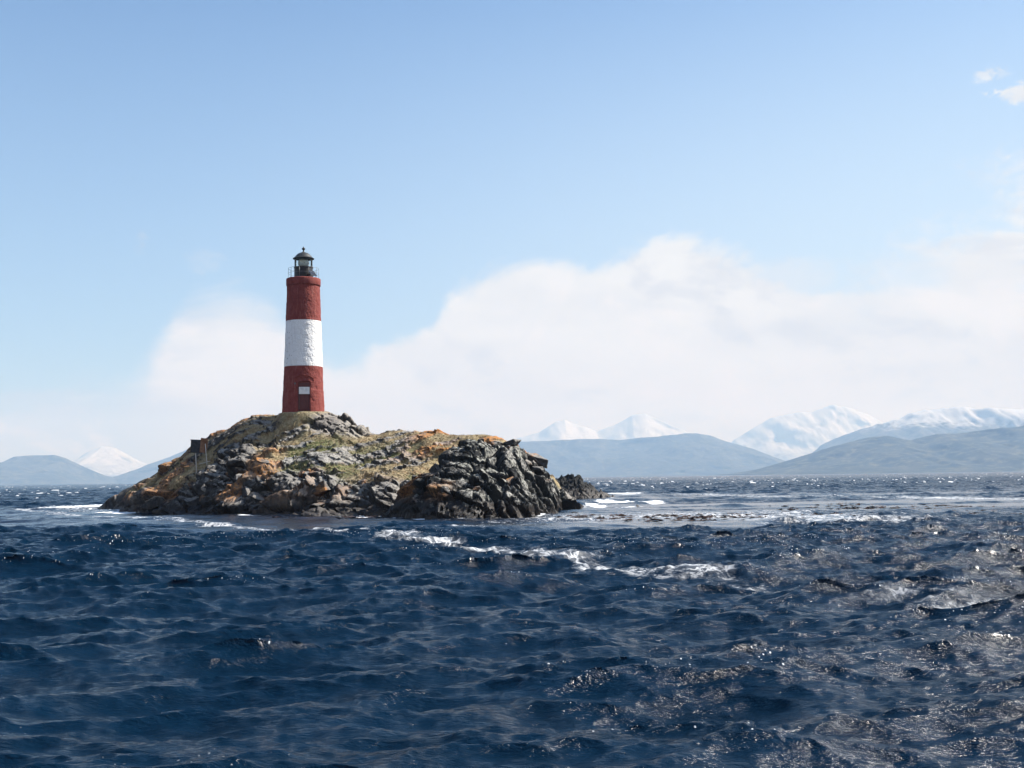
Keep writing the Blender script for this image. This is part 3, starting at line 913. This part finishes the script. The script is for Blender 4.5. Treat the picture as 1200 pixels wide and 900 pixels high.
M_H1 = mountain_material('left_hill_forest', 285, 360, (.03, .04, .035), (.07, .075, .065))
M_H2 = mountain_material('middle_hill_forest', 455, 560, (.03, .038, .035), (.06, .065, .06))
M_H3 = mountain_material('near_shore_moor', 800, 900, (.022, .030, .024), (.055, .057, .042))
M_H4 = mountain_material('snowcapped_ridge', 455, 560, (.035, .042, .036), (.10, .095, .085))
M_S = mountain_material('snow_mountain', 40, 700, (.30, .33, .38), (.38, .41, .46))
mountain('hill', 'rounded blue hill at the left edge of the far shore', [(-160, 567), (-90, 552), (-40, 543), (0, 541), (20, 535), (45, 532.5), (62, 532.5), (78, 536), (92, 542), (108, 551), (122, 560), (135, 566)], 11000, 1400, M_H1, 201, .10)
mountain('mountain', 'faint snowy mountain between the left hill and the island', [(70, 566), (90, 540), (105, 530), (122, 522), (135, 524), (150, 532), (165, 540), (185, 548), (210, 556), (240, 565)], 21000, 2600, M_S, 202, .10)
mountain('hill', 'blue slope rising behind the left end of the island', [(128, 566), (150, 556), (175, 545), (205, 530), (240, 516), (300, 508), (360, 520), (420, 540), (460, 562)], 13000, 2000, M_H2, 203, .12)
mountain('hill', 'long blue forested hill right of the island', [(480, 562), (540, 535), (590, 520), (610, 517), (650, 515), (690, 513), (730, 514), (770, 511), (800, 507), (818, 506), (835, 510), (860, 517), (885, 525), (910, 536), (940, 548), (965, 556)], 12500, 2000, M_H2, 204, .12)
mountain('mountain', 'snow peaks above the long blue hill', [(520, 558), (580, 530), (610, 512), (632, 506), (650, 494), (662, 490), (676, 496), (700, 505), (722, 496), (740, 486), (755, 483), (775, 492), (800, 505), (850, 530), (890, 550)], 21000, 2800, M_S, 205, .10)
mountain('mountain', 'jagged snowy range in cloud at the middle right', [(820, 555), (860, 515), (885, 500), (905, 489), (930, 484), (950, 481), (975, 474), (992, 476), (1010, 481), (1035, 492), (1065, 505), (1100, 525), (1150, 550)], 20500, 2800, M_S, 206, .14)
mountain('mountain', 'snow-topped dark ridge at the right edge', [(930, 553), (965, 520), (1000, 505), (1030, 496), (1060, 484), (1090, 479), (1115, 477), (1150, 476), (1200, 480), (1260, 470), (1340, 490), (1460, 548)], 12500, 2200, M_H4, 207, .22)
mountain('hill', 'low green brown headland on the right shore', [(862, 555.5), (885, 549), (915, 541), (950, 529), (985, 519), (1015, 511), (1040, 509), (1065, 515), (1100, 507), (1150, 504), (1200, 497), (1280, 500), (1380, 520), (1500, 550)], 7300, 1500, M_H3, 208, .16)

# ------------------------------------------------------------------ the sea
def ocean_tile(N, L, wind, wdir, seed, lmin, lmax, spread=3):
    rng = np.random.default_rng(seed)
    k1 = np.fft.fftfreq(N, 1 / N) * 2 * PI / L
    KX, KY = np.meshgrid(k1, k1)
    K = np.hypot(KX, KY); K[0, 0] = 1e-6
    lam = 2 * PI / K
    c = np.cos(np.arctan2(KY, KX) - wdir)
    Lw = wind ** 2 / 9.81
    P = np.exp(-1 / (K * Lw) ** 2) / K ** 4 * (np.abs(c) ** spread * .93 + .07) * np.where(c < 0, .12, 1)
    P *= 1 / (1 + np.exp((lmin - lam) / (lmin * .1))) / (1 + np.exp((lam - lmax) / (lmax * .1)))
    P[0, 0] = 0
    h0 = (rng.normal(size=(N, N)) + 1j * rng.normal(size=(N, N))) * np.sqrt(P)
    hgt = np.fft.ifft2(h0).real
    s = hgt.std()
    ch = h0 / s
    hgt = hgt / s
    ax = np.fft.ifft2(1j * KX / K * ch).real; ay = np.fft.ifft2(1j * KY / K * ch).real
    jxx = np.fft.ifft2(-KX * KX / K * ch).real; jyy = np.fft.ifft2(-KY * KY / K * ch).real; jxy = np.fft.ifft2(-KX * KY / K * ch).real
    return dict(N=N, L=L, h=hgt, ax=ax, ay=ay, jxx=jxx, jyy=jyy, jxy=jxy)


def samp(T, key, x, y):
    N = T['N']; u = x / T['L'] * N; v = y / T['L'] * N
    iu = np.floor(u); iv = np.floor(v); fu = u - iu; fv = v - iv
    iu = iu.astype(np.int64) % N; iv = iv.astype(np.int64) % N; iu1 = (iu + 1) % N; iv1 = (iv + 1) % N
    A = T[key]
    return (A[iv, iu] * (1 - fu) + A[iv, iu1] * fu) * (1 - fv) + (A[iv1, iu] * (1 - fu) + A[iv1, iu1] * fu) * fv


def seg_dist(X, Y, pts):
    d = np.full(X.shape, 1e9)
    for (ax, ay), (bx, by) in zip(pts, pts[1:]):
        vx, vy = bx - ax, by - ay
        t = np.clip(((X - ax) * vx + (Y - ay) * vy) / (vx * vx + vy * vy), 0, 1)
        d = np.minimum(d, np.hypot(X - ax - t * vx, Y - ay - t * vy))
    return d


def build_sea():
    WD = math.radians(-71)       # waves run towards the camera, a little to the right
    TA = ocean_tile(512, 61.0, 4.6, WD, 3, .9, 4.6, 7)
    TB = ocean_tile(512, 13.3, 3.0, WD + .2, 4, .10, .9, 4)
    TC = ocean_tile(256, 163.0, 6.5, WD - .25, 5, 4.5, 26.0, 4)
    # angles: fine in front, coarse elsewhere
    fine = np.linspace(-.62, .62, 900)
    side = .62 + (np.linspace(0, 1, 130)[1:] ** 1.6) * (PI - .62)
    ang = np.concatenate([-side[::-1], fine, side[:-1]])
    r = [2.2]
    while r[-1] < 2600: r.append(r[-1] * (1.0042 if r[-1] < 500 else 1.007))
    r = np.array(r + list(np.geomspace(2700, 24500, 26)))
    AA, RR_ = np.meshgrid(ang, r)
    X = np.sin(AA) * RR_; Y = np.cos(AA) * RR_
    # calm slicks in the kelp beds and in the lee of the island
    D = on_sea
    slick = np.zeros(X.shape)
    sn = fbm(X * .05 + 5, Y * .10, 301, 5)
    bed = sstep(.0, .12, X / np.maximum(Y, 1) + .05) * sstep(60, 66, Y + (sn - .5) * 20) * sstep(150, 100, Y + (sn - .5) * 40)
    bed = np.maximum(bed, sstep(50, 57, Y + (sn - .5) * 10) * sstep(105, 85, Y) * .75)
    st = fbm(X * .030, Y * .14, 303, 5)
    slick = bed * (.40 + .60 * sstep(.42, .55, st))
    for (px, py, rx, ry, k) in [(790, 608, 130, 9, .97), (970, 606, 60, 5, .95), (905, 583, 70, 3, .9), (1130, 585, 90, 4, .9), (640, 616, 140, 7, .85),
                                (1050, 597, 160, 6, .75), (120, 604, 130, 6, .85), (300, 618, 120, 6, .8), (740, 580, 50, 3, .85)]:
        c = D(px, py); e = D(px, py + ry); f_ = D(px + rx, py)
        q = np.hypot((X - c.x) / (f_.x - c.x), (Y - c.y) / max(c.y - e.y, 1)) + (sn - .5) * 1.6 + (st - .5) * 1.2
        slick = np.maximum(slick, k * sstep(1.1, .45, q))
    isl_z = np.full(X.shape, -2.0)
    box = (X > -33) & (X < 8.5) & (Y > 50) & (Y < 104)
    isl_z[box] = island(X[box], Y[box], False)[0]
    gust = fbm(X * .03, Y * .03, 311, 3)
    amp = 1 - .80 * slick
    fade = sstep(6000, 1500, RR_)
    aA = .088 * amp * (.75 + .5 * gust) * fade; aB = .025 * (1 - .92 * slick) * (.6 + .8 * gust) * sstep(500, 60, RR_); aC = .075 * (1 - .7 * slick) * fade
    ca, sa = math.cos(.5), math.sin(.5)
    Xb, Yb = X * ca - Y * sa, X * sa + Y * ca
    Xc, Yc = X + 13, Y + 29
    Z = aA * samp(TA, 'h', X, Y) + aB * samp(TB, 'h', Xb, Yb) + aC * samp(TC, 'h', Xc, Yc)
    chop = 1.15
    bx, by = samp(TB, 'ax', Xb, Yb), samp(TB, 'ay', Xb, Yb)
    DX = chop * (aA * samp(TA, 'ax', X, Y) + aB * (bx * ca + by * sa))
    DY = chop * (aA * samp(TA, 'ay', X, Y) + aB * (-bx * sa + by * ca))
    J = (1 + chop * aA * samp(TA, 'jxx', X, Y)) * (1 + chop * aA * samp(TA, 'jyy', X, Y)) - (chop * aA * samp(TA, 'jxy', X, Y)) ** 2
    # foam on breaking crests
    far = sstep(60, 260, RR_)
    thr = .24 + .42 * far
    foam = sstep(thr, thr - .30, J) * sstep(.42, .62, fbm(X * .11, Y * .11, 307, 3)) * (1 - slick * .8)
    # surf round the rocks
    surf = np.maximum(sstep(-1.1, -.15, isl_z) * .9, sstep(4.3, 3.6, np.hypot((X - ISLET.x) / 1.25, (Y - ISLET.y))) * .8 )
    sf = fbm(X * .45, Y * .45, 309, 4)
    foam = np.maximum(foam, surf * .9 * sstep(.54, .68, sf))
    foam_soft = np.zeros(X.shape)
    # white water at the two ends of the island
    for (px, py, rx, ry) in [(735, 578.5, 34, 1.3), (722, 589, 36, 2), (90, 594, 36, 2.5), (700, 593, 14, 3), (262, 600, 14, 3), (150, 600, 25, 3), (760, 589, 22, 1.5)]:
        c = D(px, py); e = D(px, py + ry); f_ = D(px + rx, py)
        q = np.hypot((X - c.x) / (f_.x - c.x), (Y - c.y) / max(c.y - e.y, .8))
        foam = np.maximum(foam, sstep(1.15, .4, q + (sf - .5) * 1.5))
    # drifting foam lines
    lines = [([(20, 597), (90, 603), (200, 611), (300, 618), (370, 623), (440, 628), (500, 634), (560, 643), (640, 652), (700, 660), (780, 671)], .55, .8),
             ([(420, 629), (500, 637), (545, 643), (600, 648)], .45, .95), ([(760, 668), (850, 680), (960, 694), (1080, 706), (1230, 722)], .6, .6),
             ([(930, 690), (1000, 694), (1100, 702), (1230, 708)], .6, .6), ([(820, 579), (900, 582), (1010, 582)], 3.0, .7), ([(1060, 583), (1140, 584), (1220, 586)], 3.0, .8),
             ([(690, 606), (800, 604), (880, 607)], 4.5, .8), ([(900, 604), (1010, 608)], 3.2, .8), ([(560, 618), (700, 612)], 2.2, .55), ([(60, 596), (130, 599)], 2.2, .7)]
    for pl, wd, k in lines:
        pts_ = [(D(*q).x, D(*q).y) for q in pl]
        d = seg_dist(X + (sf - .5) * 3.0, Y + (fbm(X * .12, Y * .12, 313, 4) - .5) * 4.0 * np.clip(Y / 40, .5, 2), pts_)
        foam_soft = np.maximum(foam_soft, k * np.exp(-(d / wd) ** 2 * .7))
    kel = bed * sstep(.5, .6, fbm(X * .05 + 60, Y * .16, 315, 4))
    V = np.stack([X + DX, Y + DY, Z], -1).reshape(-1, 3)
    nr, nc = X.shape
    Q = grid_quads(nr, nc, True)[:, ::-1]
    # close the small hole under the boat
    V = np.concatenate([V, [[0, 0, 0]]]); ctr = len(V) - 1
    j = np.arange(0, nc, 2)
    cap = np.stack([np.full(len(j), ctr), j, (j + 1) % nc, (j + 2) % nc], -1)
    Q = np.concatenate([Q, cap])
    at_ = lambda a: np.append(a.ravel(), 0)
    me = np_mesh('sea', V, Q, True, dict(foam=at_(foam), drift=at_(foam_soft), slick=at_(slick), far=at_(far), kelpy=at_(kel), crest=at_(sstep(.02, .26, Z) * (1 - slick))))
    m, t, p = material('sea_water')
    geo = t.n('ShaderNodeNewGeometry'); pos = geo.outputs['Position']
    flat = t.scale(pos, (1, 1, 0))
    far_ = t.attr('far'); sl_ = t.attr('slick')
    mp = t.n('ShaderNodeMapping'); t.set(mp.inputs[0], flat); mp.inputs[2].default_value = (0, 0, -.33); mp.inputs[3].default_value = (.5, 1.3, 1); wr = mp.outputs[0]
    r1 = t.noise(wr, 2.6, 5, .6, .3); r2 = t.noise(wr, 9.0, 5, .62, .4); r3 = t.noise(wr, 34.0, 3, .6, .3)
    ripple = t.m('ADD', t.m('ADD', t.m('MULTIPLY', r1, .7), t.m('MULTIPLY', r2, .74)), t.m('MULTIPLY', r3, .28))
    gm = t.m('MULTIPLY', t.ramp(t.noise(wr, 1.6, 5, .7), .50, .74), t.ramp(t.attr('crest'), 0, 1, .25, 1.0))
    ripple = t.m('ADD', ripple, t.m('MULTIPLY', gm, t.m('MULTIPLY', t.noise(flat, 15.0, 3, .6), .65)))
    st_ = t.m('MULTIPLY', t.m('SUBTRACT', 1.0, t.m('MULTIPLY', sl_, .86)), .85)
    nrm = t.n('ShaderNodeBump', ins={'Distance': .16}); t.set(nrm.inputs['Strength'], t.m('MULTIPLY', st_, .55)); t.set(nrm.inputs['Height'], ripple)
    f1 = t.noise(flat, 3.0, 7, .68, .6); f2 = t.noise(t.scale(flat, (1, 1.6, 1)), .9, 6, .6, .8)
    fo = t.m('MULTIPLY', t.ramp(t.m('ADD', t.attr('foam'), t.m('MULTIPLY', t.m('SUBTRACT', f1, .5), 1.5)), .38, .75), t.ramp(t.attr('foam'), .02, .2))
    dr = t.m('MULTIPLY', t.ramp(t.m('ADD', t.m('MULTIPLY', t.attr('drift'), .66), t.m('ADD', t.m('MULTIPLY', t.m('SUBTRACT', f1, .5), 1.3), t.m('MULTIPLY', t.m('SUBTRACT', f2, .5), 1.2))), .18, .72), t.ramp(t.attr('drift'), .03, .30))
    dr = t.m('MULTIPLY', dr, t.ramp(t.attr('drift'), 0, 1, .30, .68))
    lace = t.ramp(t.m('ABSOLUTE', t.m('SUBTRACT', t.noise(t.scale(flat, (1, .8, 1)), 1.7, 6, .6, 1.2), .5)), .075, .01)
    dr = t.m('MULTIPLY', dr, t.m('ADD', .25, t.m('MULTIPLY', lace, 1.1)), clamp=True)
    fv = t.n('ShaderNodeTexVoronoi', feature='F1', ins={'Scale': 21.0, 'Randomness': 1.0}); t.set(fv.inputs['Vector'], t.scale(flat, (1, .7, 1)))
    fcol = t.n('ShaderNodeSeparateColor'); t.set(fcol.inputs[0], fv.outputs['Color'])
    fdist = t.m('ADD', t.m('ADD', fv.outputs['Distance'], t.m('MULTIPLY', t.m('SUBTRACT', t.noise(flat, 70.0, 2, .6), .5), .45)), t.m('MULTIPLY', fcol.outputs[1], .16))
    glint_fleck = t.m('MULTIPLY', t.ramp(fdist, .27, .15), t.m('GREATER_THAN', fcol.outputs[0], .50))  # foam specks that also stand in for sun glints, painted white
    glint_fleck = t.m('MULTIPLY', glint_fleck, t.ramp(t.m('ADD', t.m('MULTIPLY', t.attr('crest'), .30), t.noise(wr, 1.2, 6, .7)), .64, .76))
    fm = t.m('MAXIMUM', t.m('MAXIMUM', fo, dr), t.m('MULTIPLY', glint_fleck, .9))
    wc = t.mix(t.ramp(f2, .35, .65), (.0010, .0088, .0215), (.0018, .0135, .0325))
    wc = t.mix(t.m('MULTIPLY', t.attr('kelpy'), .22), wc, (.030, .018, .016))
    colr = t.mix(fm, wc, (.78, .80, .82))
    rg_ = t.m('ADD', t.m('ADD', .15, t.m('MULTIPLY', far_, .08)), t.m('MULTIPLY', fm, .7), clamp=True)
    set_p(t, p, colr, rg_, nrm.outputs[0], spec=t.m('ADD', t.m('ADD', t.m('ADD', .19, t.m('MULTIPLY', gm, .10)), t.m('MULTIPLY', far_, -.06)), t.m('MULTIPLY', sl_, .55)), **{'IOR': 1.333})
    o = link('sea', me, m)
    tag(o, 'choppy dark blue sea with white foam streaks', 'sea', kind='structure')
    return X, Y, Z, slick, bed, st


SEA = build_sea()


def kelp():
    rng = np.random.default_rng(8)
    X, Y, Z, sl_, bed, st = SEA
    Vs = []; Qs = []
    spots = [(790, 608, 90, 5), (860, 605, 60, 4), (1050, 596, 140, 5), (1000, 603, 60, 4), (1120, 600, 80, 5), (710, 606, 50, 4), (420, 607, 20, 1.5), (320, 607, 40, 2)]
    n = 0
    for px, py, rx, ry in spots:
        for _ in range(int(rx * .45)):
            c = on_sea(px + rng.normal() * rx * .5, py + rng.normal() * ry * .5)
            if c.y < 40 or c.y > 200: continue
            if -33 < c.x < 8.5 and float(island(np.array([c.x]), np.array([c.y]), False)[0][0]) > -.3: continue
            for b in range(rng.integers(2, 6)):
                a = rng.uniform(-.5, .5) + (PI if rng.random() < .5 else 0); L = rng.uniform(.15, .6); wd = rng.uniform(.03, .08)
                ox, oy = c.x + rng.normal() * .4, c.y + rng.normal() * .5
                dxx, dyy = math.cos(a) * L, math.sin(a) * L
                nx_, ny_ = -math.sin(a) * wd, math.cos(a) * wd
                zz = rng.uniform(.03, .08)
                for q in ((ox, oy, zz * .3), (ox + dxx * .5 + nx_, oy + dyy * .5 + ny_, zz + .02), (ox + dxx, oy + dyy, zz * .4), (ox + dxx * .5 - nx_, oy + dyy * .5 - ny_, zz)):
                    Vs.append(q)
                Qs.append((n, n + 3, n + 2, n + 1)); n += 4
    me = np_mesh('kelp', np.array(Vs), np.array(Qs), True)
    m, t, p = material('brown_kelp')
    oi = t.n('ShaderNodeNewGeometry')
    set_p(t, p, t.mix(oi.outputs['Random Per Island'], (.035, .020, .012), (.09, .045, .022)), .4)
    o = link('kelp', me, m)
    tag(o, 'brown kelp fronds floating in the smooth water by the island', 'kelp', kind='stuff')


kelp()

# ------------------------------------------------------------------ render settings
S.render.engine = 'CYCLES'
vs_ = S.view_settings
vs_.view_transform = 'Standard'; vs_.look = 'None'; vs_.gamma = 1; vs_.use_curve_mapping = False
vs_.exposure = 0.95
cy = S.cycles
cy.max_bounces = 6; cy.diffuse_bounces = 2; cy.glossy_bounces = 3; cy.transmission_bounces = 6; cy.transparent_max_bounces = 6
cy.volume_bounces = 2
cy.caustics_reflective = False; cy.caustics_refractive = False
cy.sample_clamp_indirect = 6
cy.use_denoising = True
try:
    cy.denoiser = 'OPENIMAGEDENOISE'
    cy.denoising_input_passes = 'RGB_ALBEDO_NORMAL'
    cy.denoising_prefilter = 'ACCURATE'
except Exception:
    pass
